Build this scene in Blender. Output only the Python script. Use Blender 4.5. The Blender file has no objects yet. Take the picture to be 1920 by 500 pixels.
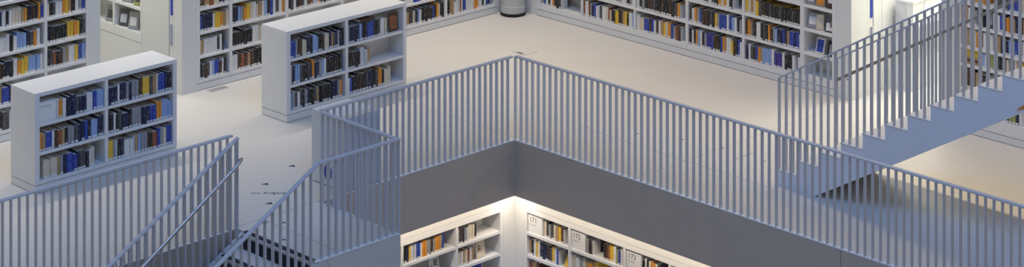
import bpy, math, random
from mathutils import Vector, Matrix

random.seed(11)
scene = bpy.context.scene
COL = scene.collection

# ------------------------------------------------------------------ materials
def material(name, col, rough=0.5, spec=0.3, metal=0.0, mottling=0.0, scale=4.0, bump=0.0):
    m = bpy.data.materials.new(name); m.use_nodes = True
    nt = m.node_tree; b = nt.nodes['Principled BSDF']
    b.inputs['Base Color'].default_value = (*col, 1)
    b.inputs['Roughness'].default_value = rough
    b.inputs['Specular IOR Level'].default_value = spec
    b.inputs['Metallic'].default_value = metal
    if mottling or bump:
        geo = nt.nodes.new('ShaderNodeNewGeometry')
        n = nt.nodes.new('ShaderNodeTexNoise'); n.inputs['Scale'].default_value = scale
        n.inputs['Detail'].default_value = 5
        nt.links.new(geo.outputs['Position'], n.inputs['Vector'])
        if mottling:
            mx = nt.nodes.new('ShaderNodeMix'); mx.data_type = 'RGBA'
            mx.inputs['A'].default_value = (*[c * (1 - mottling) for c in col], 1)
            mx.inputs['B'].default_value = (*[min(1, c * (1 + mottling)) for c in col], 1)
            nt.links.new(n.outputs['Fac'], mx.inputs['Factor'])
            nt.links.new(mx.outputs['Result'], b.inputs['Base Color'])
        if bump:
            bp = nt.nodes.new('ShaderNodeBump'); bp.inputs['Strength'].default_value = bump
            bp.inputs['Distance'].default_value = 0.002
            nt.links.new(n.outputs['Fac'], bp.inputs['Height'])
            nt.links.new(bp.outputs['Normal'], b.inputs['Normal'])
    return m

def cover_material(name, col):
    """book cover: plain colour with small lighter title flecks on it"""
    m = material(name, col, 0.45, 0.35)
    nt = m.node_tree; b = nt.nodes['Principled BSDF']
    geo = nt.nodes.new('ShaderNodeNewGeometry')
    mp = nt.nodes.new('ShaderNodeMapping'); mp.inputs['Scale'].default_value = (70, 70, 22)
    n = nt.nodes.new('ShaderNodeTexNoise'); n.inputs['Scale'].default_value = 1.0; n.inputs['Detail'].default_value = 2
    rp = nt.nodes.new('ShaderNodeValToRGB')
    rp.color_ramp.elements[0].position = 0.56; rp.color_ramp.elements[0].color = (0, 0, 0, 1)
    rp.color_ramp.elements[1].position = 0.66; rp.color_ramp.elements[1].color = (0.2, 0.2, 0.2, 1)
    mx = nt.nodes.new('ShaderNodeMix'); mx.data_type = 'RGBA'
    lum = sum(col) / 3
    mark = (0.62, 0.58, 0.5) if lum < 0.3 else (0.12, 0.11, 0.12)
    mx.inputs['A'].default_value = (*col, 1); mx.inputs['B'].default_value = (*mark, 1)
    nt.links.new(geo.outputs['Position'], mp.inputs['Vector'])
    nt.links.new(mp.outputs['Vector'], n.inputs['Vector'])
    nt.links.new(n.outputs['Fac'], rp.inputs['Fac'])
    nt.links.new(rp.outputs['Color'], mx.inputs['Factor'])
    nt.links.new(mx.outputs['Result'], b.inputs['Base Color'])
    return m

WHITE = material('white_paint', (0.74, 0.74, 0.73), 0.5, 0.3, mottling=0.02, scale=9)
WHITE2 = material('white_board', (0.77, 0.77, 0.76), 0.45, 0.3)
WALLM = material('wall_paint', (0.72, 0.72, 0.70), 0.7, 0.2, mottling=0.02, scale=3)
RAILM = material('railing_paint', (0.57, 0.58, 0.62), 0.5, 0.3)
FLOORM = material('floor_screed', (0.66, 0.635, 0.60), 0.42, 0.35, mottling=0.035, scale=1.6, bump=0.05)
EDGEM = material('edge_strip', (0.78, 0.78, 0.78), 0.4, 0.4)
FASCIA = material('fascia_grey', (0.51, 0.44, 0.36), 0.7, 0.2, mottling=0.04, scale=6)
LANDM = material('landing_grey', (0.57, 0.57, 0.56), 0.6, 0.25, mottling=0.03, scale=6)
STAIRM = material('stair_paint', (0.76, 0.79, 0.84), 0.55, 0.3, mottling=0.02, scale=7)
TREADM = material('tread_paint', (0.62, 0.63, 0.65), 0.5, 0.3)
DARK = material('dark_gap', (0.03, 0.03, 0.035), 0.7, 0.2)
SEAM = material('seam', (0.28, 0.27, 0.27), 0.7, 0.2)
NOSE = material('nosing_rubber', (0.05, 0.05, 0.06), 0.7, 0.2)
STEEL = material('brushed_steel', (0.60, 0.55, 0.50), 0.45, 0.5, metal=1.0)
SHADESTEEL = material('shaded_steel', (0.30, 0.29, 0.30), 0.4, 0.5, metal=0.6)  # handrail steel with its shade put into the colour
BLUEP = material('blue_print', (0.02, 0.04, 0.30), 0.5, 0.3)
NAVYP = material('navy_print', (0.02, 0.03, 0.10), 0.5, 0.3)
BLUESIGN = material('blue_plate', (0.03, 0.06, 0.42), 0.4, 0.3)
GREYPRINT = material('grey_print', (0.10, 0.10, 0.11), 0.6, 0.2)
FAINT = material('pale_grey_print', (0.45, 0.45, 0.46), 0.6, 0.2)
BLACK = material('black_rubber', (0.015, 0.015, 0.016), 0.6, 0.3)
GREYPL = material('grey_plastic', (0.42, 0.44, 0.50), 0.5, 0.3)
GILT = material('gilt_edge', (0.72, 0.46, 0.10), 0.5, 0.3)
PAGES = material('paper', (0.86, 0.83, 0.77), 0.8, 0.1, mottling=0.08, scale=160)
LABEL = material('label_paper', (0.75, 0.75, 0.74), 0.6, 0.2)
ORANGE = material('orange_board', (0.75, 0.25, 0.02), 0.5, 0.3)

PAL = {
 'k': ('black', (0.018, 0.018, 0.021)), 'n': ('navy blue', (0.014, 0.02, 0.065)), 'b': ('royal blue', (0.028, 0.065, 0.36)),
 'l': ('light blue', (0.27, 0.40, 0.68)), 'w': ('white', (0.74, 0.73, 0.71)), 'c': ('cream', (0.66, 0.58, 0.45)),
 'g': ('grey', (0.30, 0.31, 0.33)), 'd': ('dark grey', (0.075, 0.075, 0.085)), 'r': ('dark brown', (0.075, 0.04, 0.022)),
 't': ('tan', (0.42, 0.27, 0.13)), 'o': ('orange', (0.70, 0.28, 0.035)), 'y': ('yellow', (0.78, 0.50, 0.05)),
 'v': ('violet blue', (0.05, 0.04, 0.26)), 'e': ('olive green', (0.33, 0.35, 0.12)), 'p': ('pale grey', (0.55, 0.58, 0.64)),
 'm': ('red brown', (0.28, 0.09, 0.04)),
}
COVER = {k: cover_material('cover_' + v[0].replace(' ', '_'), v[1]) for k, v in PAL.items()}

# ------------------------------------------------------------------ mesh helpers
class MB:
    def __init__(s): s.v = []; s.f = []; s.m = []
    def face(s, idx, mi=0): s.f.append(tuple(idx)); s.m.append(mi)
    def box(s, x0, x1, y0, y1, z0, z1, mi=0):
        x0, x1 = sorted((x0, x1)); y0, y1 = sorted((y0, y1)); z0, z1 = sorted((z0, z1))
        b = len(s.v)
        s.v += [(x, y, z) for z in (z0, z1) for y in (y0, y1) for x in (x0, x1)]
        for q in ((0, 2, 3, 1), (4, 5, 7, 6), (0, 1, 5, 4), (1, 3, 7, 5), (3, 2, 6, 7), (2, 0, 4, 6)):
            s.face([b + i for i in q], mi)
        return s
    def prism(s, pts, ax, a0, a1, mi=0):
        """polygon pts (2-D, counter-clockwise in the two other axes in order) pulled along axis ax"""
        b = len(s.v); n = len(pts)
        o = [i for i in range(3) if i != ax]
        for a in (a0, a1):
            for p in pts:
                q = [0, 0, 0]; q[ax] = a; q[o[0]] = p[0]; q[o[1]] = p[1]; s.v.append(tuple(q))
        s.face([b + i for i in range(n)][::-1], mi); s.face([b + n + i for i in range(n)], mi)
        for i in range(n):
            j = (i + 1) % n; s.face((b + i, b + j, b + n + j, b + n + i), mi)
        return s
    def hexa(s, p, mi=0):
        """8 points: bottom 4 (ccw), top 4"""
        b = len(s.v); s.v += [tuple(q) for q in p]
        for q in ((0, 3, 2, 1), (4, 5, 6, 7), (0, 1, 5, 4), (1, 2, 6, 5), (2, 3, 7, 6), (3, 0, 4, 7)):
            s.face([b + i for i in q], mi)
        return s
    def tube(s, pts, r, n=10, mi=0):
        pts = [Vector(p) for p in pts]; rings = []
        for i, p in enumerate(pts):
            d = (pts[min(i + 1, len(pts) - 1)] - pts[max(i - 1, 0)]).normalized()
            up = Vector((0, 0, 1)) if abs(d.z) < 0.9 else Vector((1, 0, 0))
            a = d.cross(up).normalized(); c = a.cross(d).normalized()
            b = len(s.v)
            for k in range(n):
                t = 2 * math.pi * k / n
                s.v.append(tuple(p + a * (r * math.cos(t)) + c * (r * math.sin(t))))
            rings.append(b)
        for b0, b1 in zip(rings, rings[1:]):
            for k in range(n):
                s.face((b0 + k, b0 + (k + 1) % n, b1 + (k + 1) % n, b1 + k), mi)
        s.face([rings[0] + k for k in range(n)][::-1], mi); s.face([rings[-1] + k for k in range(n)], mi)
        return s
    def lathe(s, cx, cy, prof, n=40, mi=0):
        rings = []
        for r, z in prof:
            rings.append(len(s.v))
            s.v += [(cx + r * math.cos(2 * math.pi * k / n), cy + r * math.sin(2 * math.pi * k / n), z) for k in range(n)]
        for b0, b1 in zip(rings, rings[1:]):
            for k in range(n):
                s.face((b0 + k, b0 + (k + 1) % n, b1 + (k + 1) % n, b1 + k), mi)
        s.face([rings[0] + k for k in range(n)][::-1], mi); s.face([rings[-1] + k for k in range(n)], mi)
        return s
    def build(s, name, mats, parent=None, kind=None, origin=None, smooth=False):
        if not isinstance(mats, (list, tuple)): mats = [mats]
        if parent is not None:
            o0 = WORLD[parent.name]
        elif origin is not None:
            o0 = Vector(origin)
        else:
            xs, ys, zs = zip(*s.v)
            o0 = Vector(((min(xs) + max(xs)) / 2, (min(ys) + max(ys)) / 2, min(zs)))
        me = bpy.data.meshes.new(name)
        me.from_pydata([tuple(Vector(p) - o0) for p in s.v], [], s.f)
        for m in mats: me.materials.append(m)
        me.polygons.foreach_set('material_index', s.m)
        if smooth: me.polygons.foreach_set('use_smooth', [True] * len(s.f))
        me.update()
        o = bpy.data.objects.new(name, me); COL.objects.link(o)
        if parent is not None: o.parent = parent; WORLD[o.name] = o0
        else: o.location = o0; WORLD[o.name] = o0
        if kind: o['kind'] = kind
        return o

WORLD = {}
def thing(name, label, cat, loc, group=None):
    o = bpy.data.objects.new(name, None); COL.objects.link(o)
    o.location = loc; o['label'] = label; o['category'] = cat; o.empty_display_size = 0.1
    if group: o['group'] = group
    WORLD[o.name] = Vector(loc)
    return o
def tag(o, label, cat, group=None):
    o['label'] = label; o['category'] = cat
    if group: o['group'] = group
    return o
def text(name, body, size, mat, origin, xdir, ydir, parent=None, depth=0.0006, align='LEFT', font_squash=1.0):
    cu = bpy.data.curves.new(name + '_curve', 'FONT'); cu.body = body; cu.size = size; cu.extrude = depth; cu.align_x = align
    t = bpy.data.objects.new(name + '_tmp', cu); COL.objects.link(t)
    dg = bpy.context.evaluated_depsgraph_get(); dg.update()
    me = bpy.data.meshes.new_from_object(t.evaluated_get(dg))
    bpy.data.objects.remove(t)
    me.materials.clear(); me.materials.append(mat); me.name = name
    o = bpy.data.objects.new(name, me); COL.objects.link(o)
    x = Vector(xdir).normalized(); y = Vector(ydir).normalized(); z = x.cross(y)
    org = Vector(origin)
    if parent is not None:
        org = org - WORLD[parent.name]; o.parent = parent
    o.matrix_local = Matrix(((x.x * font_squash, y.x, z.x, org.x), (x.y * font_squash, y.y, z.y, org.y), (x.z * font_squash, y.z, z.z, org.z), (0, 0, 0, 1)))
    return o

# wall frames: 'A' faces +Y (picture left to right runs towards -X), 'B' faces +X (picture left to right runs towards +Y)
class Frame:
    def __init__(s, kind, front): s.k = kind; s.F = front
    def box(s, mb, s0, s1, d0, d1, z0, z1, mi=0):
        if s.k == 'A': mb.box(s0, s1, s.F - d1, s.F - d0, z0, z1, mi)
        else: mb.box(s.F - d1, s.F - d0, s0, s1, z0, z1, mi)
        return mb
    def pt(s, a, d, z):
        return Vector((a, s.F - d, z)) if s.k == 'A' else Vector((s.F - d, a, z))
    @property
    def sgn(s): return -1 if s.k == 'A' else 1
    @property
    def xdir(s): return Vector((-1, 0, 0)) if s.k == 'A' else Vector((0, 1, 0))
    @property
    def ndir(s): return Vector((0, 1, 0)) if s.k == 'A' else Vector((1, 0, 0))

# ------------------------------------------------------------------ main dimensions (metres)
XW, YW = -4.249, -4.376          # fronts of the two wall-shelf runs
FZ = -0.692                      # underside of the deck
LX, LXE, LY = 3.10, 4.30, 1.372  # landing that juts into the void
XS, XF = -1.092, -2.25           # near and far side of the rising flight
RIS, TRD = 0.1764, 0.3075

# ------------------------------------------------------------------ floor, fascia, landing
mb = MB()
mb.box(-9, 9.5, -9, -0.03, FZ + 0.05, 0)
mb.box(-9, -0.03, -0.03, 12.5, FZ + 0.05, 0)
mb.build('floor', FLOORM, kind='structure')
mb = MB(); mb.box(LX + 0.03, LXE, -0.03, LY - 0.03, FZ + 0.05, 0)
mb.build('floor_landing', FLOORM, kind='structure')
mb = MB()   # fascia panels with open joints
for a, b in ((0.0, 5.040), (5.048, 12.5)): mb.box(-0.03, 0, a, b, FZ, -0.014)
mb.build('wall_fascia_right', FASCIA, kind='structure')
mb = MB()
for a, b in ((-0.03, 2.426), (2.434, 9.5)): mb.box(a, b, -0.03, 0, FZ, -0.014)
mb.build('wall_fascia_left', FASCIA, kind='structure')
mb = MB()
mb.box(LX, 4.128, LY - 0.03, LY, FZ, -0.014); mb.box(4.136, LXE, LY - 0.03, LY, FZ, -0.014)
mb.box(LX, LX + 0.03, 0.002, LY - 0.032, FZ, -0.014)
mb.build('wall_fascia_landing', LANDM, kind='structure')
mb = MB()
mb.box(-0.045, -0.002, 0, 12.5, -0.010, 0.004); mb.build('trim_1', EDGEM, kind='structure')
mb = MB(); mb.box(-0.045, LX, -0.045, -0.002, -0.010, 0.004); mb.box(LXE, 9.5, -0.045, -0.002, -0.010, 0.004)
mb.build('trim_2', EDGEM, kind='structure')
mb = MB(); mb.box(LX, LXE, LY - 0.045, LY - 0.002, -0.010, 0.004); mb.box(LX + 0.002, LX + 0.045, 0, LY - 0.046, -0.010, 0.004)
mb.build('trim_3', EDGEM, kind='structure')
# soffit of the deck
# floor joints
mb = MB()
mb.box(-0.06, 0.0 - 0.056, -4.3, -0.05, 0.0, 0.0012)
mb.box(LX, 9.4, -0.056, -0.052, 0.0, 0.0012)
mb.box(-0.95, -0.946, 0.2, 3.29, 0.0, 0.0012)
mb.box(3.92, 3.925, 0.0, 1.32, 0.0, 0.0012)
mb.box(-4.2, -0.1, 1.99, 1.994, 0.0, 0.0008)
mb.build('trim_4', SEAM, kind='structure')
# lower storey floor
mb = MB(); mb.box(-0.6, 9.5, -0.6, 12.5, -4.1, -3.9); mb.build('floor_lower', FLOORM, kind='structure')

# ------------------------------------------------------------------ railings
def bar(mb, x, y, z0, z1, along, dz=0.0):
    """upright flat bar, its depth square to the run; dz = slope rise over the bar's width (not needed, tops are hidden by the rail)"""
    if along == 'x': mb.box(x - 0.005, x + 0.005, y - 0.022, y + 0.022, z0, z1)
    else: mb.box(x - 0.022, x + 0.022, y - 0.005, y + 0.005, z0, z1)

def railing(label, along, fixed, a0, a1, z0a, slope=0.0, height=1.044, bars=None, foot=None, name='guard_railing', group=None):
    """straight railing; along 'x' or 'y', at constant 'fixed', from a0 to a1. top rail runs a0->a1 with slope; foot(a) = height of bar feet"""
    base = (fixed, (a0 + a1) / 2, z0a) if along == 'y' else ((a0 + a1) / 2, fixed, z0a)
    t = thing(name, label, 'railing', base, group)
    top = lambda a: z0a + height + slope * (a - a0)
    w, h = 0.026, 0.020
    P = []
    for (sa, z) in ((a0, top(a0)), (a1, top(a1))):
        for (o, dz) in ((-w, -h), (w, -h), (w, 0), (-w, 0)):
            P.append((fixed + o, sa, z + dz) if along == 'y' else (sa, fixed + o, z + dz))
    mb = MB(); mb.hexa([P[0], P[1], P[2], P[3], P[4], P[5], P[6], P[7]])
    mb.build('top_rail', RAILM, t)
    if bars is None:
        n = int(abs(a1 - a0) / 0.1); bars = [a0 + (a1 - a0) * (k + 0.5) / n for k in range(n)]
    for a in bars:
        mb = MB(); z0 = foot(a) if foot else z0a
        if along == 'y': bar(mb, fixed, a, z0, top(a) - 0.012, 'y')
        else: bar(mb, a, fixed, z0, top(a) - 0.012, 'x')
        mb.build('baluster', RAILM, t)
    return t

frange = lambda a, b, st: [a + st * k for k in range(int(round((b - a) / st)) + 1)]
railing('long grey railing on the far void edge running right from the deck corner', 'y', -0.024, 0.0, 8.6, 0.004,
        bars=frange(-0.011, 8.3892, 0.1012))
railing('grey railing on the void edge left of the corner, ending behind the white cube', 'x', -0.024, 0.03, LX - 0.01, 0.004,
        bars=frange(0.097, 2.986, 0.0963))
railing('short grey railing closing the landing on the corner side, in front of the white cube', 'y', LX + 0.026, 0.03, LY - 0.052, 0.004,
        bars=frange(0.052, 1.252, 0.1))
railing('level grey railing along the front edge of the stair landing', 'x', LY - 0.024, LX, LXE - 0.052, 0.004,
        bars=[3.108] + frange(3.1805, 4.2055, 0.1025))
railing('level grey railing on the deck edge below the nearer low bookcase', 'x', -0.024, 4.36, 9.4, 0.004,
        bars=frange(4.421, 9.311, 0.0978))

# descending flight (towards the camera's left)
SL = RIS / TRD
st = thing('staircase', 'grey staircase going down from the landing into the void', 'staircase', (LXE, 0.75, -2.0))
NST = 12
for k in range(1, NST + 1):
    x0 = LXE + TRD * (k - 1); zt = -RIS * k
    mb = MB(); mb.box(x0 - 0.02, x0 + TRD, 0.11, LY - 0.05, zt - 0.05, zt)
    tr = mb.build('tread', FLOORM, st)
    mb = MB(); mb.box(x0 + TRD - 0.05, x0 + TRD + 0.001, 0.115, LY - 0.055, zt - 0.012, zt + 0.001)
    mb.build('nosing', NOSE, tr)
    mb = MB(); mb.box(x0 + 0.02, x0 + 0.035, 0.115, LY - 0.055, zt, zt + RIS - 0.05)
    mb.build('riser_shade', DARK, st)  # near-black panel stands in for the shade between open treads
mb = MB(); mb.box(LXE - 0.05, LXE + 0.001, 0.115, LY - 0.055, -0.014, 0.0015); mb.build('nosing', NOSE, st)
mb = MB(); mb.box(LXE + 0.001, LXE + 0.012, 0.115, LY - 0.055, -0.06, -0.016); mb.build('tread_edge', EDGEM, st)
for y0, y1 in ((0.06, 0.11), (LY - 0.05, LY)):
    prof = [(LXE, 0.0 - 0.02), (LXE, -0.42), (LXE + TRD * NST, -0.42 - RIS * NST), (LXE + TRD * NST, -0.02 - RIS * NST)]
    mb = MB(); mb.prism(prof, 1, y0, y1); mb.build('stringer', LANDM, st)
railing('sloping grey railing on the near side of the stair that goes down', 'x', LY - 0.024, LXE - 0.05, LXE - 0.05 + 3.2, 0.004, slope=-0.553,
        bars=[LXE + 0.05 + 0.1025 * k for k in range(30)], foot=lambda a: -0.016 - SL * (a - LXE), name='stair_railing')
t = railing('sloping grey railing with steel handrail on the wall side of the down stair', 'x', 0.085, 4.36, 4.36 + 3.2, 0.004, slope=-SL,
        bars=[4.37, 4.385] + [4.46 + 0.1025 * k for k in range(29)], foot=lambda a: -0.016 - SL * max(0, a - LXE), name='stair_railing')
mb = MB()
hx = lambda a: 0.80 - 0.623 * (a - 4.40)
mb.tube([(4.36, 0.125, 0.80), (4.37, 0.165, 0.825), (4.40, 0.18, 0.81), (4.46, 0.185, hx(4.46)), (5.5, 0.185, hx(5.5)), (6.6, 0.185, hx(6.6)), (7.3, 0.185, hx(7.3))], 0.020, 12)
mb.build('handrail', STEEL, t, smooth=True)
for a in (4.55, 5.5, 6.5):
    mb = MB(); mb.tube([(a, 0.185, hx(a) - 0.015), (a, 0.185, hx(a) - 0.05), (a, 0.10, hx(a) - 0.06)], 0.006, 6); mb.build('bracket', STEEL, t)

# rising flight (to the right)
YS = 3.295
NS2 = 16
st2 = thing('staircase', 'blue grey staircase rising to the right from the deck', 'staircase', ((XS + XF) / 2, YS, 0))
prof = [(YS, 0.0)]
prof.append((YS + 0.545, 0.0))
prof.append((YS + TRD * NS2, RIS * NS2 - 0.315 + 0.0))
prof.append((YS + TRD * NS2, RIS * NS2 - 0.012))
for k in range(NS2, 0, -1):
    prof.append((YS + TRD * (k - 1), RIS * k - 0.012))
    if k > 1: prof.append((YS + TRD * (k - 1), RIS * (k - 1) - 0.012))
mb = MB()
mb.prism(prof, 0, XS - 0.03, XS); mb.build('stringer', STAIRM, st2)
mb = MB(); mb.prism(prof, 0, XF, XF + 0.03); mb.build('stringer', STAIRM, st2)
mb = MB(); mb.prism([(p[0] + 0.004, p[1] + (0.004 if p[1] < 0.01 else 0)) if False else p for p in prof], 0, XF + 0.03, XS - 0.03); mb.build('flight_body', STAIRM, st2)
for k in range(1, NS2 + 1):
    mb = MB(); mb.box(XF, XS + 0.004, YS + TRD * (k - 1) - 0.012, YS + TRD * k, RIS * k - 0.012, RIS * k)
    mb.build('tread', TREADM, st2)
fb = lambda a: RIS * (int((a - YS) / TRD + 1e-6) + 1) + 0.0005
bars2 = [YS + 0.002 + TRD / 3 * k for k in range(NS2 * 3)]
railing('near grey railing of the stair that rises to the right', 'y', XS - 0.03, YS, YS + TRD * NS2, 0.176 + 0.034, slope=SL,
        bars=bars2, foot=fb, name='stair_railing')
t = railing('far grey railing with shade-darkened handrail of the stair that rises to the right', 'y', XF + 0.03, YS, YS + TRD * NS2, 0.176 + 0.034, slope=SL,
        bars=bars2, foot=fb, name='stair_railing')
hz = lambda a: 1.005 + SL * (a - 3.33)
mb = MB(); mb.tube([(XF + 0.055, 3.32, hz(3.33)), (XF + 0.10, 3.33, hz(3.33)), (XF + 0.10, 5, hz(5)), (XF + 0.10, 8.1, hz(8.1))], 0.019, 10)
mb.build('handrail', SHADESTEEL, t, smooth=True)
for a in (3.5, 4.6, 5.7, 6.8):
    mb = MB(); mb.tube([(XF + 0.10, a, hz(a) - 0.015), (XF + 0.10, a, hz(a) - 0.05), (XF + 0.045, a, hz(a) - 0.06)], 0.006, 6); mb.build('bracket', SHADESTEEL, t)
# orange arrow board on the stringer
mb = MB(); mb.prism([(6.553, 1.607), (6.80, 1.70), (6.80, 1.76), (6.72, 1.74)], 0, XS + 0.001, XS + 0.012)
tag(mb.build('arrow_sign', ORANGE), 'orange pointed sign on the side of the rising stair at the frame edge', 'sign')

# ------------------------------------------------------------------ shelving carcasses
BOOKS = []       # planned books
def unit(fr, label, name, cat, bays, sides, depth, z_top, levels, plinth=0.10, thick=0.035, top_thick=0.045, back=None, double=False, board=None):
    """bays: list of (s0,s1) interiors; sides: outer (s0,s1); levels: upper faces of the boards"""
    sm, sM = min(sides), max(sides)
    p = fr.pt((sm + sM) / 2, depth / 2, BASEZ[0])
    t = thing(name, label, cat, p)
    z0 = BASEZ[0]
    mb = MB(); fr.box(mb, sm + 0.002, sM - 0.002, 0.004, depth, z0 + 0.008, z0 + plinth - 0.009); fr.box(mb, sm + 0.016, sM - 0.016, 0.02, depth - 0.01, z0, z0 + plinth); mb.build('plinth', WHITE, t)
    if back is None: back = depth
    mb = MB(); fr.box(mb, sm + 0.01, sM - 0.01, back - 0.015, back, z0 + plinth, z_top - 0.001); mb.build('back_panel', WHITE, t)
    ints = sorted([tuple(sorted(b)) for b in bays])
    mb = MB(); fr.box(mb, sm, ints[0][0], 0, depth, z0 + plinth, z_top - top_thick); mb.build('side_panel', WHITE, t)
    mb = MB(); fr.box(mb, ints[-1][1], sM, 0, depth, z0 + plinth, z_top - top_thick); mb.build('side_panel', WHITE, t)
    for a, b in zip(ints, ints[1:]):
        mb = MB(); fr.box(mb, a[1], b[0], 0.002, back - 0.015, z0 + plinth, z_top - top_thick); mb.build('divider', WHITE, t)
    mb = MB(); fr.box(mb, sm, sM, 0, depth, z_top - top_thick, z_top); mb.build('top_panel', WHITE2, t)
    for a, b in ints:
        for i, z in enumerate(levels):
            mb = MB(); fr.box(mb, a, b, 0.003, back - 0.015, (z - thick) if i else z0 + plinth, z); mb.build('shelf', WHITE2, t)
    if double:
        mb = MB(); fr.box(mb, sm + 0.01, sM - 0.01, depth - 0.012, depth - 0.002, z0 + plinth, z_top - top_thick); mb.build('rear_panel', WHITE, t)
    return t
BASEZ = [0.0]

FC = Frame('A', -2.497)   # fronts of the low bookcases
LV = [0.14, 0.468, 0.800]
unit(FC, 'white low bookcase nearest the camera, standing above the down stair', 'bookcase', 'bookcase',
     [(4.364, 5.262), (3.380, 4.319)], (3.327, 5.327), 0.52, 1.162, LV, back=0.30, double=True)
unit(FC, 'white low bookcase standing behind the white cube, with an empty shelf end', 'bookcase', 'bookcase',
     [(0.646, 1.560), (-0.356, 0.600)], (-0.413, 1.622), 0.52, 1.162, LV, back=0.30, double=True)

FL = Frame('A', YW); FR = Frame('B', XW)
LVL = [0.14 + 0.318 * k for k in range(6)]
LVR = [0.18 + 0.317 * k for k in range(6)]
unit(FL, 'white wall bookcase left of the passage, partly behind the nearer low bookcase', 'wall_bookcase', 'bookcase',
     [(3.387, 3.965), (4.004, 4.958), (4.998, 5.95)], (3.345, 6.0), 0.34, 2.10, LVL)
unit(FL, 'long white wall bookcase right of the left passage, ending at the grey bin', 'wall_bookcase', 'bookcase',
     [(1.107, 1.602), (0.145, 1.062), (-0.85, 0.098), (-1.845, -0.895), (-2.84, -1.89), (-3.85, -2.885)], (-3.90, 1.655), 0.34, 2.10, LVL)
unit(FR, 'long white wall bookcase running from the grey bin to the right passage', 'wall_bookcase', 'bookcase',
     [(-3.80, -2.953), (-2.92, -1.897), (-1.865, -0.908), (-0.859, 0.123), (0.161, 1.133), (1.196, 1.669)], (-3.86, 1.739), 0.34, 2.10, LVR)
LVF = [0.262, 0.565, 0.868, 1.100, 1.366, 1.645]
unit(FR, 'white wall bookcase seen through the balusters of the rising stair', 'wall_bookcase', 'bookcase',
     [(3.69, 4.72), (4.76, 5.75)], (3.655, 5.8), 0.34, 2.10, LVF)

# walls around and above the units
def wall(name, fr, boxes):
    mb = MB()
    for q in boxes: fr.box(mb, *q)
    return mb.build(name, WALLM, kind='structure')
wall('wall_left', FL, [(-4.6, -3.902, 0.002, 0.5, 0, 3.1), (1.657, 1.90, 0.0, 0.165, 0, 3.1), (1.657, 1.70, 0.165, 0.36, 0, 3.1), (-3.902, 1.657, 0.345, 0.5, 0, 3.1), (-3.902, 1.657, 0.0, 0.345, 2.102, 3.1),
                       (3.177, 3.343, 0.0, 0.36, 0, 3.1), (3.177, 6.1, 0.345, 0.5, 0, 3.1), (3.343, 6.002, 0.0, 0.345, 2.102, 3.1), (6.002, 9.5, 0.0, 0.5, 0, 3.1)])
wall('wall_right', FR, [(-4.374, -3.862, 0.002, 0.34, 0, 3.1), (1.741, 1.985, 0.0, 0.345, 0, 3.1), (-4.374, 1.741, 0.345, 0.5, 0, 3.1), (-3.862, 1.741, 0.0, 0.345, 2.102, 3.1),
                        (3.40, 3.653, 0.0, 0.36, 0, 3.1), (3.40, 5.9, 0.345, 0.5, 0, 3.1), (3.653, 5.802, 0.0, 0.345, 2.102, 3.1), (5.802, 12.5, 0.0, 0.5, 0, 3.1)])
# passage walls (reveals) with a flush door in each
FPL = Frame('B', 1.90)     # faces +X, runs into the left passage
FPR = Frame('A', 1.985)    # faces +Y, runs into the right passage
mb = MB()
FPL.box(mb, -5.285, -4.670, 0, 0.195, 0, 3.1)
FPL.box(mb, -9, -5.287, 0.345, 0.5, 0, 3.1); FPL.box(mb, -9, -5.287, 0, 0.344, 2.102, 3.1); FPL.box(mb, -9, -7.9, 0, 0.344, 0, 2.102)
mb.build('wall_passage_left', WALLM, kind='structure')
mb = MB(); FPR.box(mb, -9, -4.925, 0, 0.2, 0, 3.1); FPR.box(mb, -4.919, -4.735, 0, 0.2, 0, 3.1)
mb.build('wall_passage_right', WALLM, kind='structure')
mb = MB(); mb.box(3.177, 3.33, -9, YW - 0.5, 0, 3.1); mb.build('wall_passage_side', WALLM, kind='structure')
mb = MB(); mb.box(-9, XW - 0.5, 3.40, 3.55, 0, 3.1); mb.build('wall_passage_end', WALLM, kind='structure')
mb = MB(); mb.box(1.9, 3.2, -9.1, -9, 0, 3.1); mb.build('wall_far_left', WALLM, kind='structure')
mb = MB(); mb.box(-9.1, -9, 1.9, 3.5, 0, 3.1); mb.build('wall_far_right', WALLM, kind='structure')
for n, fr, s0, s1 in (('door_1', FPL, -4.660, -4.551), ('door_2', FPR, -4.725, -4.606)):   # edge of a door folded into the reveal
    mb = MB(); fr.box(mb, s0, s1, 0.006, 0.18, 0.0, 3.1)
    d = mb.build(n, WALLM, kind='structure')
    a = s0 + 0.03 if fr.k == 'B' else s0 + 0.012
    mb = MB(); fr.box(mb, a, a + 0.046, -0.002, 0.006, 1.02, 1.85); mb.build('blue_plate', BLUESIGN, d)
    mb = MB(); fr.box(mb, a + 0.010, a + 0.034, -0.018, 0.006, 0.62, 0.90); mb.build('door_handle', GREYPL, d)
# bookcase inside the left passage, seen obliquely
BASEZ[0] = 0.0
unit(FPL, 'white bookcase set into the left passage wall with tilted display copies', 'wall_bookcase', 'bookcase',
     [(-5.95, -5.33), (-6.85, -5.99), (-7.83, -6.90)], (-7.88, -5.29), 0.33, 2.10, [0.625, 0.97, 1.30, 1.63], plinth=0.505)

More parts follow.
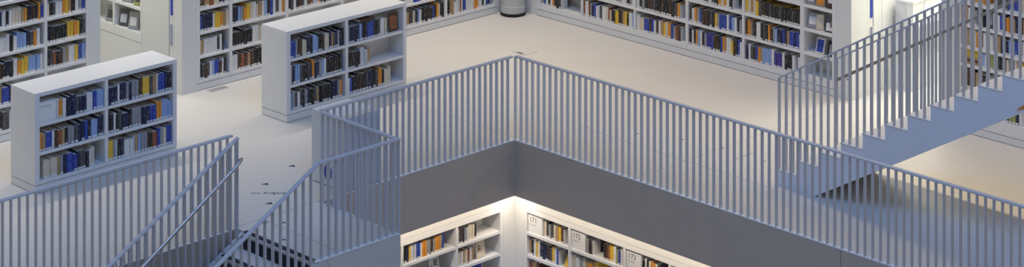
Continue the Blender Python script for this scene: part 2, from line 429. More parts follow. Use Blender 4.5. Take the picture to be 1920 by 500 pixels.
# lower storey wall with its shelves
FLL = Frame('A', -0.30); FRL = Frame('B', -0.30)
ZB = -3.9
wall('wall_lower_left', FLL, [(-0.30, -0.089, 0.0, 0.34, ZB, FZ + 0.04), (-0.089, 9.5, 0.345, 0.45, ZB, FZ + 0.04), (-0.089, 9.5, 0.0, 0.345, -0.904, FZ + 0.04), (-0.6, -0.3, 0.0, 0.34, ZB, FZ + 0.04)])
wall('wall_lower_right', FRL, [(-0.298, -0.136, 0.0, 0.34, ZB, FZ + 0.04), (-0.136, 12.5, 0.345, 0.45, ZB, FZ + 0.04), (-0.136, 12.5, 0.0, 0.345, -0.929, FZ + 0.04)])
BASEZ[0] = ZB
LVA = [-3.72, -3.40, -3.08, -2.76, -2.44, -2.10, -1.785, -1.500, -1.219]
LVB = [-3.72, -3.40, -3.08, -2.76, -2.44, -2.10, -1.815, -1.527, -1.240]
unit(FLL, 'white recessed bookcase one storey down, left of the bright corner', 'wall_bookcase', 'bookcase',
     [(-0.041, 0.681), (0.717, 1.577), (1.613, 2.5)], (-0.087, 2.55), 0.34, -0.908, LVA, top_thick=0.076, thick=0.033)
unit(FRL, 'white recessed bookcase one storey down, right of the bright corner, with numbered signs', 'wall_bookcase', 'bookcase',
     [(-0.086, 0.635), (0.672, 1.559), (1.593, 2.288), (2.321, 3.2)], (-0.134, 3.25), 0.34, -0.933, LVB, top_thick=0.062, thick=0.035)
BASEZ[0] = 0.0

# ------------------------------------------------------------------ books: plan the rows
ORD = ('first second third fourth fifth sixth seventh eighth ninth tenth eleventh twelfth thirteenth fourteenth fifteenth sixteenth seventeenth '
       'eighteenth nineteenth twentieth twenty-first twenty-second twenty-third twenty-fourth twenty-fifth twenty-sixth twenty-seventh twenty-eighth').split()
EXTRA = []     # bookends
def row(fr, a, b, z, spec, row_name, place, hmax, deps=0.185, hmin=None, setback=0.018, labels=0.8, bottom_labels=True):
    """a = picture-left end of the bay, b = picture-right end; spec tokens: colour[count][W|T] ... , _n gap of n widths, B bookend"""
    toks = []
    for tk in spec.split():
        if tk[0] == '_': toks.append(('gap', None, float(tk[1:]))); continue
        if tk[0] == 'B': toks.append(('end', None, 0.35)); continue
        w = 1.0; t = tk[1:]
        if t.endswith('W'): w = 1.9; t = t[:-1]
        elif t.endswith('T'): w = 0.6; t = t[:-1]
        n = int(t) if t else 1
        hg = random.uniform(0.82, 1.0)
        for _ in range(n):
            toks.append(('book', tk[0], w * random.uniform(0.85, 1.15), hg if n > 1 and random.random() < 0.8 else random.uniform(0.80, 1.0)))
    tot = sum(t[2] for t in toks)
    L = abs(b - a) - 0.008; k = L / tot; sg = 1 if b > a else -1
    cur = a + sg * 0.004; n = 0
    for t in toks:
        w = t[2] * k
        if t[0] == 'book':
            h = hmax * t[3]
            BOOKS.append(dict(fr=fr, s=cur + sg * w / 2, w=w - 0.0016, z=z + 0.0006, h=h, d=deps * random.uniform(0.85, 1.1), c=t[1], n=n, row=row_name, place=place,
                              back=setback + random.uniform(0, 0.012), label=random.random() < labels))
            n += 1
        elif t[0] == 'end':
            EXTRA.append((fr, cur, sg, z, hmax * 0.86, row_name, place))
        cur += sg * w

# nearer low bookcase
P = 'left bay of bookcase by down stair'
row(FC, 5.02, 4.364, LV[2], 'wT o w kT n n d n2 wW b lW', 'top', P, 0.235)
row(FC, 5.262, 4.364, LV[1], 'o t bW wT r m t k g2 d n2 b k lW nW', 'middle', P, 0.235)
row(FC, 5.20, 4.40, LV[0], 'c2W t g n bW b n d2 k wT c _2', 'bottom', P, 0.235)
P = 'right bay of bookcase by down stair'
row(FC, 4.319, 3.38, LV[2], 'n3 wT n2 g n g2 r yW d t cT b2 n k', 'top', P, 0.240)
row(FC, 4.319, 3.38, LV[1], 'k2 wT k d nW k g3 n3 b2 o oT l3', 'middle', P, 0.235)
row(FC, 4.319, 3.38, LV[0], 'yW g pT k n wW w pT t l g2 r k mW b g c b2', 'bottom', P, 0.235)
# low bookcase behind the cube
P = 'left bay of bookcase behind white cube'
row(FC, 1.560, 0.646, LV[2], 'b3 g r2 c c n2 k lW l k2 r cW n t d n g n k', 'top', P, 0.235)
row(FC, 1.560, 0.646, LV[1], 'c n l2 d k2 d n o n2 g l w k6 _1', 'middle', P, 0.240)
row(FC, 1.560, 0.646, LV[0], 'l g d w d k g n k2 d t k6 n2 g o _1', 'bottom', P, 0.240)
P = 'right bay of bookcase behind white cube'
row(FC, 0.600, -0.09, LV[2], 'g n4 l n k bW b k2 d wW c', 'top', P, 0.240)
row(FC, 0.600, -0.356, LV[1], 'k k k2 k pW p t _13', 'middle', P, 0.240)
row(FC, 0.600, -0.356, LV[0], 'w b k3 r kW d n n k d oT o k cW c _5', 'bottom', P, 0.240)

# lower storey
P = 'lower bookcase first bay left of bright corner'
row(FLL, 0.681, 0.328, LVA[8], 'w d r n g pT cW c k', 'top', P, 0.205, setback=0.03)
row(FLL, 0.681, 0.374, LVA[7], 'c2 w t c m w t', 'second', P, 0.205, setback=0.03)
P = 'lower bookcase second bay left of bright corner'
row(FLL, 1.577, 0.887, LVA[8], 'k2 n y wT p2 b2 w o2 g2 r g o2 t b', 'top', P, 0.215, setback=0.03)
P = 'lower bookcase bay of sign one-seven-one'
row(FRL, 0.175, 0.635, LVB[8], 'c k g d c t y r B _2', 'top', P, 0.205, setback=0.03)
row(FRL, -0.086, 0.635, LVB[7], 't k w y wT n3 r d y w b B _4', 'second', P, 0.215, setback=0.03)
row(FRL, -0.086, 0.635, LVB[6], 'm t r c g o t d w c k t', 'third', P, 0.215, setback=0.03)
P = 'lower bookcase bay of sign one-seven-two'
row(FRL, 0.915, 1.559, LVB[8], 'g k d B _5 k r m y2 w e b w r', 'top', P, 0.205, setback=0.03)
row(FRL, 0.672, 1.559, LVB[7], 'c w g c t o t y r d y t c k r g', 'second', P, 0.215, setback=0.03)
row(FRL, 0.672, 1.559, LVB[6], 'k t c w r g t o', 'third', P, 0.21, setback=0.03)
P = 'lower bookcase bay of sign one-seven-three'
row(FRL, 1.842, 2.288, LVB[8], 'k w k c o2 w d g k g d p', 'top', P, 0.20, setback=0.03)
row(FRL, 1.593, 2.288, LVB[7], 't k y g w r c d', 'second', P, 0.21, setback=0.03)

# right wall run
P = 'right wall bay next to the grey bin'
row(FR, -3.80, -2.953, LVR[0], 'g b w k w o k2 d B _9', 'bottom', P, 0.22)
P = 'second right wall bay from the bin'
row(FR, -2.92, -1.897, LVR[0], 'mT w2 mT g k b w p d wW c mT c kW y2 k r t y k w2 l', 'bottom', P, 0.22)
row(FR, -2.92, -1.897, LVR[1], 'k2 g r d k b v w kT B _1 t k d g w2 k g w', 'second', P, 0.225)
P = 'third right wall bay from the bin'
row(FR, -1.865, -0.908, LVR[0], 'w c2 bW r b w r w t y c o b g m r B _2', 'bottom', P, 0.225)
row(FR, -1.865, -0.908, LVR[1], 'w k g k r2 d k2 r k2 r k d o B _2', 'second', P, 0.225)
row(FR, -1.865, -0.908, LVR[2], 'w g k w d b c k w', 'third', P, 0.225)
P = 'fourth right wall bay from the bin'
row(FR, -0.859, 0.123, LVR[0], 'k w k o l w k g v2 b r2 k b o t w2 y r k b w B', 'bottom', P, 0.230)
row(FR, -0.859, 0.123, LVR[1], 'd w o g b r2 k d k y g b3 w b l w k B _1', 'second', P, 0.230)
row(FR, -0.859, 0.123, LVR[2], 'd g k r d k w d k o c o w k B _3', 'third', P, 0.230)
P = 'fifth right wall bay from the bin'
row(FR, 0.161, 1.133, LVR[0], 'n w d k b o t l4 w v3 w k3 w B _1 w', 'bottom', P, 0.230)
row(FR, 0.161, 1.133, LVR[1], 'r o t d k wW k d k o r g l n2 b n t b2 n b p', 'second', P, 0.235)
row(FR, 0.161, 1.133, LVR[2], 'y c t c y d r k2 d k3 d k4 d k2 d', 'third', P, 0.225)
row(FR, 0.161, 1.133, LVR[3], 'w p w k w g w b w', 'fourth', P, 0.22)

# left wall run right of its passage
P = 'narrow left wall bay beside the passage'
row(FL, 1.602, 1.107, LVL[0], 'k d r d w l bW r wT k _1', 'bottom', P, 0.215)
row(FL, 1.602, 1.107, LVL[1], 'c t w6 k w k _2', 'second', P, 0.225)
row(FL, 1.602, 1.107, LVL[2], 'b n4 w y2 o t c', 'third', P, 0.235)
row(FL, 1.602, 1.107, LVL[3], 'r t m c k n', 'fourth', P, 0.225)
P = 'second left wall bay from the passage'
row(FL, 1.062, 0.145, LVL[0], 'w2 r m r t r k3 d k3 n2 k', 'bottom', P, 0.225)
row(FL, 1.062, 0.145, LVL[1], 'k7 w2 c w t w c r w k', 'second', P, 0.230)
row(FL, 1.062, 0.145, LVL[2], 'k n l g o y c w c t w l k b w d w o', 'third', P, 0.235)
row(FL, 1.062, 0.145, LVL[3], 'w k y w b k r w', 'fourth', P, 0.225)
P = 'third left wall bay from the passage'
row(FL, 0.098, -0.85, LVL[2], 'k d w k r d w r m p p o k d w g r o k', 'third', P, 0.235)
P = 'fourth left wall bay from the passage'
row(FL, -0.895, -1.845, LVL[1], 'k w o b k w', 'second', P, 0.225)
P = 'fifth left wall bay from the passage'
row(FL, -1.89, -2.84, LVL[0], 'k2 y b w c t r d c d n l w k4 r k b k o c k2', 'bottom', P, 0.230)
row(FL, -1.89, -2.84, LVL[1], 'o w b p w k', 'second', P, 0.22)
P = 'last left wall bay before the bin'
row(FL, -2.885, -3.85, LVL[0], 'k2 t2 w2 p mT c bW w4 o2 w2 k w b n _2', 'bottom', P, 0.225)
# left wall run left of its passage
P = 'left wall bay just left of the passage'
row(FL, 3.965, 3.387, LVL[4], 'c k d w w o y t k w g b', 'fifth', P, 0.215)
row(FL, 3.965, 3.387, LVL[3], 'n k6 y2 o y k d', 'fourth', P, 0.22)
row(FL, 3.965, 3.387, LVL[2], 'k d m k r g t w2 y b l', 'third', P, 0.22)
row(FL, 3.965, 3.387, LVL[1], 'k n w b d o w k n', 'second', P, 0.22)
P = 'left wall bay at the frame edge'
row(FL, 4.958, 4.004, LVL[4], 'k t o b w n3 wT w k w c3 t o k2 r k o b', 'fifth', P, 0.22)
row(FL, 4.958, 4.004, LVL[3], 'k5 g w4 k w l3 n d o w _1', 'fourth', P, 0.22)
row(FL, 4.958, 4.004, LVL[2], 'd k w k c r k n k w o y y lW l w', 'third', P, 0.22)
row(FL, 4.958, 4.40, LVL[1], 'k w c t b n', 'second', P, 0.22)
row(FL, 4.958, 4.40, LVL[0], 'y l w k d w', 'bottom', P, 0.22)
row(FL, 4.958, 4.004, LVL[5], 'k g w n r', 'sixth', P, 0.2)
# bay behind the rising stair
P = 'bay seen between the rising stair balusters'
row(FR, 3.69, 4.72, LVF[4], 'o2 w2 g k d _3 w w b l o2 t n k t r w', 'fifth', P, 0.225)
row(FR, 3.69, 4.72, LVF[3], 'o t w2 o b w3 B _1 t n2 l2 b2 w c o', 'fourth', P, 0.205)
row(FR, 3.98, 4.72, LVF[2], 'l w k e w d k w c _0.6 d w o y c w c', 'third', P, 0.19)
row(FR, 3.69, 4.72, LVF[1], 'k r o t k w d w g _1 k c w b o', 'second', P, 0.22)
row(FR, 3.69, 4.72, LVF[0], 'r k o c k t o k yT o w b2 l k d e2 n w2 c o', 'bottom', P, 0.23)
row(FR, 3.69, 4.72, LVF[5], 'k o w d b c', 'sixth', P, 0.2)

# ------------------------------------------------------------------ bookends
for i, (fr, s, sg, z, h, rn, pl) in enumerate(EXTRA):
    mb = MB(); fr.box(mb, s + sg * 0.001, s + sg * 0.004, 0.03, 0.17, z, z + h); fr.box(mb, s + sg * 0.004, s + sg * 0.011, 0.05, 0.15, z, z + 0.002)
    tag(mb.build('bookend', WHITE), 'white bookend plate on the %s row, %s' % (rn, pl), 'bookend', 'bookends')

# ------------------------------------------------------------------ signs, display copies
def shelf_sign(fr, s0, s1, z, h, label, lines):
    t = thing('shelf_sign', label, 'sign', fr.pt((s0 + s1) / 2, 0.09, z), 'shelf signs')
    mb = MB(); fr.box(mb, s0, s1, 0.02, 0.17, z + 0.0006, z + h); mb.build('block', WHITE2, t)
    left = max(s0, s1) if fr.k == 'A' else min(s0, s1)
    for body, size, dz, m, nm in lines:
        p = fr.pt(left + fr.sgn * 0.022, 0.0192, z + h - dz)
        text(nm, body, size, m, p, fr.xdir, (0, 0, 1), t)
    return t
shelf_sign(FRL, -0.080, 0.165, LVB[8], 0.222, 'white sign block numbered 171 beside the bright corner', [('171', 0.088, 0.085, GREYPRINT, 'number'), ('Romane', 0.034, 0.125, FAINT, 'caption')])
shelf_sign(FRL, 0.678, 0.905, LVB[8], 0.222, 'white sign block numbered 172, middle of the three lower signs', [('172', 0.088, 0.085, GREYPRINT, 'number'), ('Romane', 0.034, 0.125, FAINT, 'caption')])
shelf_sign(FRL, 1.600, 1.832, LVB[8], 0.222, 'white sign block numbered 173, cut by the lower frame edge', [('173', 0.088, 0.085, GREYPRINT, 'number'), ('Romane', 0.034, 0.125, FAINT, 'caption')])
shelf_sign(FC, 5.028, 5.256, LV[2], 0.235, 'white sign block reading Fantasy on the low bookcase top row', [('Fantasy', 0.048, 0.062, FAINT, 'caption')])

def display(fr, s, z, w, h, cov, label, pic=None, tilt=0.22, depth=0.05, turn=0.0, patch=None):
    """copy shown face out, leaning back on a small prop"""
    t = thing('display_book', label, 'book', fr.pt(s, depth, z), 'display copies')
    n = fr.ndir; x = fr.xdir
    if turn:
        R = Matrix.Rotation(turn, 3, 'Z'); n = R @ n; x = R @ x
    up = (Vector((0, 0, 1)) * math.cos(tilt) - n * math.sin(tilt)); fw = n * math.cos(tilt) + Vector((0, 0, 1)) * math.sin(tilt)
    o = fr.pt(s, depth, z + 0.005 + 0.012 * math.sin(tilt))
    def slab(mb, u0, u1, v0, v1, d0, d1):
        mb.hexa([o + x * u + up * v + fw * d for (u, d, v) in ((u0, d0, v0), (u1, d0, v0), (u1, d1, v0), (u0, d1, v0), (u0, d0, v1), (u1, d0, v1), (u1, d1, v1), (u0, d1, v1))])
    mb = MB(); slab(mb, -w / 2, w / 2, 0, h, -0.010, 0.0); mb.build('cover', cov, t)
    mb = MB(); slab(mb, -w / 2 + 0.003, w / 2 - 0.002, 0.003, h - 0.003, -0.020, -0.0105); mb.build('page_block', PAGES, t)
    if pic:
        for (u0, u1, v0, v1, m) in pic:
            mb = MB(); slab(mb, w * u0, w * u1, h * v0, h * v1, 0.0002, 0.0012); mb.build('cover_picture', m, t)
    mb = MB(); b = o - fw * 0.021
    q = o - fw * 0.03 - n * 0.06; q.z = z + 0.004
    mb.tube([b + up * h * 0.55, q], 0.004, 6); mb.build('prop', WHITE, t)
    return t
GOLD = COVER['y']
display(FR, 1.42, LVR[1], 0.135, 0.205, COVER['w'], 'white framed bright blue display copy at the right wall end bay', [(-0.4, 0.4, 0.1, 0.9, COVER['b']), (-0.25, 0.3, 0.45, 0.62, COVER['l'])])
display(FR, 1.60, LVR[1], 0.13, 0.20, COVER['k'], 'black display copy with grey figure beside the blue one', [(-0.2, 0.25, 0.1, 0.75, COVER['g'])])
display(FR, 1.30, LVR[2], 0.14, 0.20, COVER['g'], 'grey display copy with white picture, second row of the end bay', [(-0.35, 0.35, 0.25, 0.75, COVER['w'])], turn=0.25)
display(FR, 1.43, LVR[2], 0.10, 0.20, COVER['c'], 'cream display copy in the middle of the end bay row', None, turn=0.5)
display(FR, 1.585, LVR[2], 0.14, 0.20, COVER['d'], 'dark display copy with pale picture at the end bay edge', [(-0.4, 0.4, 0.08, 0.6, COVER['w']), (0.0, 0.3, 0.3, 0.7, COVER['t'])], turn=0.1)
display(FR, 1.27, LVR[3], 0.13, 0.20, COVER['g'], 'grey display copy, top row of the end bay', [(-0.3, 0.3, 0.2, 0.7, COVER['w'])], turn=0.2)
display(FR, 1.43, LVR[3], 0.13, 0.20, COVER['t'], 'brown and orange display copy, top row of the end bay', [(-0.4, 0.35, 0.15, 0.6, COVER['o'])], turn=0.2)
display(FR, 1.59, LVR[3], 0.12, 0.19, COVER['r'], 'dark brown display copy with white label, top row of the end bay', [(-0.3, 0.3, 0.35, 0.65, COVER['w'])], turn=0.1)
display(FC, -0.235, LV[2], 0.16, 0.235, COVER['r'], 'dark brown picture copy facing out at the bookcase end', [(-0.38, 0.38, 0.12, 0.85, COVER['m']), (-0.15, 0.3, 0.25, 0.45, COVER['t'])], tilt=0.1)
display(FLL, 0.235, LVA[7], 0.145, 0.205, COVER['c'], 'cream display copy with handwriting on the lower bookcase', [(-0.3, -0.22, 0.35, 0.8, COVER['r']), (-0.22, -0.05, 0.5, 0.56, COVER['r']), (-0.08, -0.02, 0.4, 0.75, COVER['r']), (0.05, 0.35, 0.3, 0.33, COVER['t']), (0.0, 0.3, 0.45, 0.48, COVER['t']), (0.05, 0.35, 0.6, 0.63, COVER['t'])], tilt=0.12, depth=0.06)
display(FLL, 0.30, LVA[6], 0.20, 0.22, COVER['b'], 'blue display copy at the bottom of the lower bookcase', None, tilt=0.2, depth=0.06)
display(FLL, 1.00, LVA[7], 0.155, 0.205, COVER['w'], 'white display copy with black letters on the lower bookcase', [(-0.42, -0.25, 0.15, 0.55, COVER['g'])], tilt=0.15, depth=0.07)
o = [x for x in bpy.data.objects if x.get('label') == 'white display copy with black letters on the lower bookcase'][0]
text('cover_lettering', 'IE', 0.10, BLACK, FLL.pt(1.02, 0.0735, LVA[7] + 0.105), (-1, 0, 0), (0, -0.15, 1), o, depth=0.001)
display(FRL, 0.555, LVB[7], 0.12, 0.16, COVER['y'], 'yellow copy propped beside the bookend under sign 171', None, tilt=0.35, depth=0.05, turn=-0.3)
display(FR, 4.088, LVF[4], 0.12, 0.22, COVER['d'], 'dark display copy with grey oval behind the stair balusters', [(-0.3, 0.3, 0.2, 0.85, COVER['g'])], depth=0.05, tilt=0.12)
# the passage bookcase's display copies
for s, z, c, pc, lb in ((-5.58, 0.625, 'g', 'w', 'grey display copy with white blossom picture in the left passage'), (-5.81, 0.625, 'd', 'p', 'dark grey display copy with pale picture in the left passage'),
                        (-6.13, 0.625, 'g', 'd', 'grey display copy cut by the passage wall'), (-5.45, 0.97, 'e', 'd', 'olive display copy, upper row of the left passage'),
                        (-5.72, 0.97, 'g', 'd', 'grey display copy, upper row of the left passage')):
    display(FPL, s, z, 0.16, 0.225, COVER[c], lb, [(-0.35, 0.3, 0.2, 0.7, COVER[pc])], turn=0.35)

# lying books
def lying(name, label, fr, s, d, z, w, l, t, c):
    th = thing(name, label, 'book', fr.pt(s, d + l / 2, z))
    mb = MB(); fr.box(mb, s - w / 2, s + w / 2, d, d + l, z, z + 0.002); fr.box(mb, s - w / 2, s + w / 2, d, d + l, z + t - 0.002, z + t); fr.box(mb, s - w / 2, s + w / 2, d, d + 0.002, z + 0.002, z + t - 0.002)
    mb.build('cover', COVER[c], th)
    mb = MB(); fr.box(mb, s - w / 2 + 0.003, s + w / 2 - 0.003, d + 0.0022, d + l - 0.003, z + 0.002, z + t - 0.002); mb.build('page_block', PAGES, th)
    return th
for k, (c, lb) in enumerate((('t', 'tan book lying at the bottom of the stack behind the stair balusters'), ('r', 'brown book lying second in the stack behind the stair balusters'), ('t', 'light brown book lying third in the stack behind the stair balusters'),
                             ('y', 'thick yellow book lying fourth in the stack behind the balusters'), ('y', 'thick yellow book lying on top of the stack behind the balusters'))):
    h = (0.03, 0.03, 0.03, 0.05, 0.05)[k]; z0 = LVF[2] + (0, 0.031, 0.062, 0.093, 0.144)[k] + 0.001
    lying('book', lb, FR, 3.835, 0.03 + 0.004 * k, z0, 0.25, 0.17, h, c)

# ------------------------------------------------------------------ single furnishings
# white cube with a blue mark
cu = thing('plinth_cube', 'white cube plinth with a blue oval mark behind the landing railing', 'plinth', (2.44, -0.345, 0))
mb = MB(); mb.box(2.165, 2.725, -0.635, -0.055, 0.012, 0.845); mb.build('body', WHITE2, cu)
mb = MB(); mb.box(2.185, 2.705, -0.615, -0.075, 0, 0.0125); mb.build('recessed_foot', DARK, cu)
# blue digit: an oval ring on the face towards the stair
n = 28; mb = MB()
ring = [(-0.335 + r * 0.068 * math.cos(2 * math.pi * k / n), 0.165 + r2 * 0.105 * math.sin(2 * math.pi * k / n)) for (r, r2) in ((1, 1), (0.52, 0.72)) for k in range(n)]
b0 = len(mb.v)
for x in (2.7252, 2.7262):
    mb.v += [(x, p[0], p[1]) for p in ring]
for k in range(n):
    j = (k + 1) % n
    mb.face((2 * n + k, 2 * n + j, 3 * n + j, 3 * n + k)); mb.face((k, n + k, n + j, j))
    mb.face((k, j, 2 * n + j, 2 * n + k)); mb.face((n + j, n + k, 3 * n + k, 3 * n + j))
mb.build('blue_oval', BLUEP, cu)
mb = MB(); mb.prism([(-0.275, 0.36), (-0.25, 0.36), (-0.235, 0.42), (-0.255, 0.42)], 0, 2.7252, 2.7262); mb.build('dark_stroke', NAVYP, cu)
# grey bin in the corner
cy = thing('waste_bin', 'pale grey round bin with black foot ring in the room corner', 'bin', (-4.035, -4.165, 0))
mb = MB(); mb.lathe(-4.035, -4.165, [(0.185, 0.045), (0.188, 0.06), (0.186, 0.14), (0.178, 0.15), (0.176, 0.75), (0.17, 0.78), (0.10, 0.80)]); mb.build('body', material('bin_grey', (0.50, 0.51, 0.50), 0.4, 0.4), cy, smooth=False)
mb = MB(); mb.lathe(-4.035, -4.165, [(0.18, 0.0), (0.192, 0.004), (0.192, 0.04), (0.186, 0.045)]); mb.build('foot_ring', BLACK, cy)
mb = MB(); d = Vector((0.69, 0.72, 0)); c0 = Vector((-4.035, -4.165, 0)) + d * 0.178; sd = Vector((-0.72, 0.69, 0))
mb.hexa([c0 + sd * a + d * e + Vector((0, 0, z)) for z in (0.27, 0.50) for (a, e) in ((-0.018, -0.01), (0.018, -0.01), (0.018, 0.006), (-0.018, 0.006))]); mb.build('slot', FAINT, cy)
# floor hatch, floor grille
h = thing('floor_hatch', 'square floor hatch with a dark grip slot near the void corner', 'hatch', (-2.777, -2.636, 0))
mb = MB(); mb.box(-2.907, -2.647, -2.76, -2.512, 0.0, 0.0015); mb.build('frame', SEAM, h)
mb = MB(); mb.box(-2.90, -2.654, -2.753, -2.519, 0.0016, 0.0026); mb.build('lid', FLOORM, h)
mb = MB(); mb.box(-2.705, -2.668, -2.70, -2.58, 0.0027, 0.0034); mb.build('grip_slot', GREYPRINT, h)
g = thing('floor_grille', 'small grey floor grille at the foot of the left wall bookcase', 'grille', (1.38, -4.27, 0))
mb = MB(); mb.box(1.235, 1.535, -4.33, -4.21, 0.0, 0.002); mb.build('frame', FAINT, g)
for k in range(5):
    mb = MB(); mb.box(1.25, 1.52, -4.318 + 0.021 * k, -4.308 + 0.021 * k, 0.0021, 0.0028); mb.build('slot', SEAM, g)
# kiosk with coiled cords in the right passage
k = thing('kiosk', 'white service kiosk with coiled cords in the right passage', 'kiosk', (-5.5, 2.17, 0))
mb = MB(); mb.prism([(-5.9, 2.045), (-5.145, 2.045), (-5.145, 2.235), (-5.195, 2.294), (-5.9, 2.294)], 2, 0.0, 1.165); mb.build('body', WHITE, k)
mb = MB(); mb.prism([(-5.91, 2.042), (-5.135, 2.042), (-5.135, 2.24), (-5.19, 2.304), (-5.91, 2.304)], 2, 1.166, 1.20); mb.build('top_panel', WHITE2, k)
mb = MB(); mb.box(-5.75, -5.22, 2.2945, 2.34, 0.44, 0.86); mb.build('front_panel', GREYPL, k)
def coil(p0, p1, sag, turns, r):
    pts = []
    N = turns * 8
    for i in range(N + 1):
        t = i / N; p = Vector(p0).lerp(Vector(p1), t); p.z -= sag * 4 * t * (1 - t)
        a = 2 * math.pi * turns * t
        pts.append(p + Vector((0.7 * r * math.cos(a), 0.7 * r * math.cos(a), r * math.sin(a))))
    return pts
mb = MB(); mb.tube(coil((-5.12, 2.06, 1.06), (-5.10, 2.20, 0.74), 0.03, 14, 0.012), 0.004, 5); mb.build('coiled_cord', GREYPL, k)
mb = MB(); mb.tube(coil((-5.42, 2.33, 1.28), (-5.36, 2.34, 0.98), 0.0, 10, 0.010), 0.004, 5); mb.build('coiled_cord', GREYPL, k)

# floor lettering and arrows
xd = Vector((-0.717, 0.697, 0)); yd = Vector((-0.697, -0.717, 0))
tag(text('floor_lettering', 'nur Aufgang', 0.088, NAVYP, (3.521, -0.774, 0.0006), xd, yd, font_squash=0.95), 'dark lettering on the deck floor at the head of the down stair', 'lettering')
tag(text('floor_lettering', 'nur Aufgang', 0.078, FAINT, (-1.391, 2.395, 0.0006), (-1, 0, 0), (0, -1, 0), font_squash=0.95), 'faint grey lettering on the floor before the rising stair', 'lettering')
def arrow(x, y, dirv, size, label, grp):
    d = Vector((*dirv, 0)).normalized(); s = Vector((-d.y, d.x, 0)); c = Vector((x, y, 0))
    p = [c + d * size * 0.6, c - d * size * 0.5 + s * size * 0.38, c - d * size * 0.35 - s * size * 0.42]
    mb = MB(); mb.v = [tuple(q + Vector((0, 0, 0.0003))) for q in p] + [tuple(q + Vector((0, 0, 0.0012))) for q in p]
    for f in ((0, 2, 1), (3, 4, 5), (0, 1, 4, 3), (1, 2, 5, 4), (2, 0, 3, 5)): mb.face(f)
    if (p[1] - p[0]).cross(p[2] - p[0]).z < 0: mb.f = [q[::-1] for q in mb.f]
    tag(mb.build('floor_arrow', NAVYP), label, 'floor marking', grp)
for i, (x, y) in enumerate(((-1.006, 0.277), (-1.281, 0.895), (-1.514, 1.437), (-1.609, 2.007), (-1.626, 2.651))):
    arrow(x, y, (-0.3, 0.95), 0.055, 'small navy arrow on the floor behind the right railing, %s from the corner' % ORD[i], 'floor arrows')
for i, (x, y, lb) in enumerate(((2.585, -1.188, 'navy floor arrow nearest the low bookcase behind the cube'), (3.203, -0.913, 'navy floor arrow just behind the floor lettering'), (3.564, -0.380, 'navy floor arrow just in front of the floor lettering'),
                               (3.968, 0.070, 'navy floor arrow at the back of the landing'), (3.823, 0.211, 'navy floor mark beside the landing joint'), (4.143, 0.615, 'navy floor arrow in the middle of the landing'))):
    arrow(x, y, (0.8, -0.55), 0.085 if i < 3 else 0.06, lb, 'floor arrows')

# ------------------------------------------------------------------ camera
F, PX, YH = 4146.0, 960.0, -1093.0
ang = math.atan2(0.685, 0.7285) + 0.018
CAM = Vector((19.2408, 19.6911, 9.0))
RV = Vector((-math.cos(ang), math.sin(ang), 0)); FV = Vector((-math.sin(ang), -math.cos(ang), 0))
cam = bpy.data.cameras.new('camera'); co = bpy.data.objects.new('camera', cam); COL.objects.link(co)
cam.sensor_width = 36; cam.sensor_fit = 'HORIZONTAL'; cam.lens = 36 * F / 1920
cam.shift_y = (YH - 250) / 1920
cam.clip_end = 200
co.matrix_world = Matrix(((RV.x, 0, -FV.x, CAM.x), (RV.y, 0, -FV.y, CAM.y), (0, 1, 0, CAM.z), (0, 0, 0, 1)))
scene.camera = co
def pix(p):
    w = Vector(p) - CAM; d = w.dot(FV)
    return PX + F * w.dot(RV) / d, YH - F * w.z / d

# ------------------------------------------------------------------ books: rank by how large they show, then build
bpy.context.view_layer.update()
dg = bpy.context.evaluated_depsgraph_get()
def visible_area(b):
    fr = b['fr']; hit = 0; inside = 0; N = 0
    for u in (-0.35, 0.35):
        for v in (0.15, 0.5, 0.85):
            p = fr.pt(b['s'] + u * b['w'], b['back'], b['z'] + v * b['h']) + fr.ndir * 0.002
            x, y = pix(p); N += 1
            if not (0 <= x < 1920 and 0 <= y < 500): continue
            inside += 1
            d = CAM - p
            if not scene.ray_cast(dg, p, d.normalized(), distance=d.length - 0.01)[0]: hit += 1
    p0 = fr.pt(b['s'] - b['w'] / 2, b['back'], b['z']); p1 = fr.pt(b['s'] + b['w'] / 2, b['back'], b['z'] + b['h'])
    a, c = pix(p0), pix(p1)
    b['near'] = inside / N; b['cov'] = hit / N
    return abs(a[0] - c[0]) * (a[1] - pix((p0.x, p0.y, b['z'] + b['h']))[1]) * hit / N
for b in BOOKS: b['area'] = visible_area(b)
BOOKS = [b for b in BOOKS if b['area'] > 0 or (b['near'] > 0 and b['fr'] in (FRL, FLL))]
rank = sorted(BOOKS, key=lambda b: -b['area'])
big = set(id(b) for b in rank[:300])

def unit_cover(mb, T=Matrix()):
    ob = [(-0.5, -1.0), (-0.5, -0.035), (-0.42, 0.0), (0.42, 0.0), (0.5, -0.035), (0.5, -1.0), (0.44, -1.0), (0.44, -0.04), (-0.44, -0.04), (-0.44, -1.0)]
    b = len(mb.v); n = len(ob)
    for z in (0.0, 1.0): mb.v += [tuple(T @ Vector((x, y, z))) for x, y in ob]
    # caps as convex pieces (board, spine, board)
    for q in ((0, 1, 8, 9), (1, 2, 3, 4, 7, 8), (4, 5, 6, 7)):
        mb.face([b + i for i in q]); mb.face([b + n + i for i in q][::-1])
    for i in range(n):
        j = (i + 1) % n; mb.face((b + i, b + n + i, b + n + j, b + j))
def unit_pages(mb, T=Matrix()):
    b = len(mb.v)
    mb.hexa([T @ Vector(p) for p in ((-0.43, -0.985, 0.012), (0.43, -0.985, 0.012), (0.43, -0.045, 0.012), (-0.43, -0.045, 0.012),
                                     (-0.43, -0.985, 0.985), (0.43, -0.985, 0.985), (0.43, -0.045, 0.985), (-0.43, -0.045, 0.985))])
def unit_label(mb, T=Matrix()):
    mb.hexa([T @ Vector(p) for p in ((-0.42, 0.0005, 0.02), (0.42, 0.0005, 0.02), (0.42, 0.006, 0.02), (-0.42, 0.006, 0.02),
                                     (-0.42, 0.0005, 0.13), (0.42, 0.0005, 0.13), (0.42, 0.006, 0.13), (-0.42, 0.006, 0.13))])
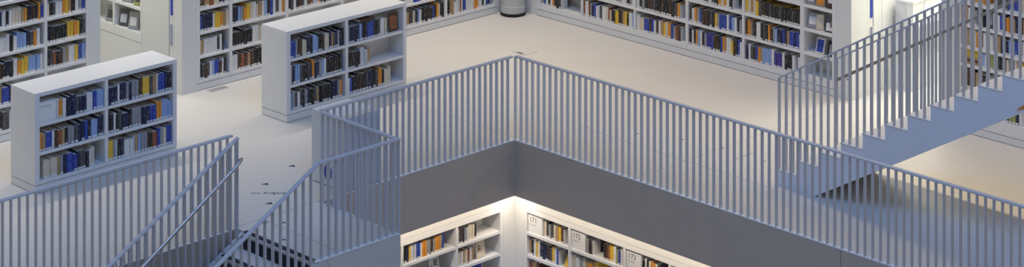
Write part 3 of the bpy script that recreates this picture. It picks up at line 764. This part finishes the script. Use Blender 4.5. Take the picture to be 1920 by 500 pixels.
def proto(fn, name, mat):
    mb = MB(); fn(mb)
    me = bpy.data.meshes.new(name); me.from_pydata(mb.v, [], mb.f); me.materials.append(mat); me.update()
    return bpy.data.objects.new(name, me)
pc = proto(unit_cover, 'book', COVER['k']); pp = proto(unit_pages, 'page_block', PAGES); pl = proto(unit_label, 'spine_label', LABEL)
rest = MB(); rest_m = [COVER[k2] for k2 in PAL] + [PAGES, LABEL, GILT]; keys = list(PAL)
for b in BOOKS:
    fr = b['fr']; ang_z = 0 if fr.k == 'A' else -math.pi / 2
    loc = fr.pt(b['s'], b['back'], b['z'])
    gilt = b['row'] == 'third' and b['place'].startswith('fifth right')
    if id(b) in big:
        o = pc.copy(); COL.objects.link(o)
        o.location = loc; o.rotation_euler = (0, 0, ang_z); o.scale = (b['w'], b['d'], b['h'])
        o.material_slots[0].link = 'OBJECT'; o.material_slots[0].material = COVER[b['c']]
        o['label'] = '%s book, %s from left, %s row, %s' % (PAL[b['c']][0], ORD[b['n']], b['row'], b['place'])
        o['category'] = 'book'; o['group'] = 'books on the %s row, %s' % (b['row'], b['place'])
        q = pp.copy(); COL.objects.link(q); q.parent = o
        if gilt: q.material_slots[0].link = 'OBJECT'; q.material_slots[0].material = GILT
        if b['label']:
            q = pl.copy(); COL.objects.link(q); q.parent = o
    else:
        T = Matrix.Translation(loc) @ Matrix.Rotation(ang_z, 4, 'Z') @ Matrix.Diagonal((b['w'], b['d'], b['h'], 1))
        for fn, mi in ((unit_cover, keys.index(b['c'])), (unit_pages, len(keys) + (2 if gilt else 0)), (unit_label, len(keys) + 1)):
            if fn is unit_label and not b['label']: continue
            n0 = len(rest.f); fn(rest, T)
            for i in range(n0, len(rest.f)): rest.m[i] = mi
if rest.v:
    o = rest.build('shelved_books', rest_m, kind='stuff'); tag(o, 'mixed books filling the farther rows of the white wall bookcases', 'books')
# a book lying on a row of the low bookcase
top = max([b['h'] for b in BOOKS if b['fr'] is FC and abs(b['z'] - LV[2]) < 0.01 and -0.1 < b['s'] - 0.27 < 0.14] or [0.22])
lying('book', 'brown and cream book lying flat on the top row behind the cube', FC, 0.27, 0.03, LV[2] + top + 0.002, 0.21, 0.14, 0.035, 'r')

# ------------------------------------------------------------------ light
def area(name, loc, rot, sx, sy, power, col, spread=None):
    l = bpy.data.lights.new(name, 'AREA'); l.shape = 'RECTANGLE'; l.size = sx; l.size_y = sy; l.energy = power; l.color = col
    if spread: l.spread = spread
    o = bpy.data.objects.new(name, l); COL.objects.link(o); o.location = loc; o.rotation_euler = rot
    return o
area('gallery_lamp_left', (3.0, -3.9, 5.6), (0, 0, 0), 15, 0.25, 131, (1.0, 0.91, 0.75), math.radians(96))
area('gallery_lamp_right', (-2.45, 4.0, 6.0), (0, 0, 0), 0.25, 15, 106, (1.0, 0.79, 0.50), math.radians(80))
area('roof_light', (8.5, 8.5, 15.5), (0, 0, 0), 8, 8, 1350, (0.14, 0.40, 1.0))
area('cove_lamp_left', (4.6, -0.055, FZ + 0.042), (0, 0, 0), 9.3, 0.03, 30, (1.0, 0.85, 0.68))
area('cove_lamp_right', (-0.055, 6.1, FZ + 0.042), (0, 0, 0), 0.03, 12.3, 38, (1.0, 0.85, 0.68))
area('corner_lamp', (-0.09, -0.09, FZ + 0.040), (0, 0, 0), 0.10, 0.10, 1.8, (1.0, 0.92, 0.82))
area('passage_fill_left', (2.55, -6.6, 3.05), (0, 0, 0), 0.9, 3.6, 38, (1.0, 0.97, 0.82))  # unseen fill, added to brighten the left passage walls
area('passage_fill_right', (-6.6, 2.7, 3.05), (0, 0, 0), 3.6, 0.9, 135, (1.0, 0.97, 0.82))  # added fill light for the right passage interior, no fitting modelled
w = bpy.data.worlds.new('hall_ambience'); scene.world = w; w.use_nodes = True
w.node_tree.nodes['Background'].inputs['Color'].default_value = (1.0, 0.98, 0.94, 1)
w.node_tree.nodes['Background'].inputs['Strength'].default_value = 0.195

scene.view_settings.view_transform = 'Standard'
scene.view_settings.look = 'None'
scene.view_settings.gamma = 1.0
scene.view_settings.use_curve_mapping = False
scene.view_settings.exposure = 0.08
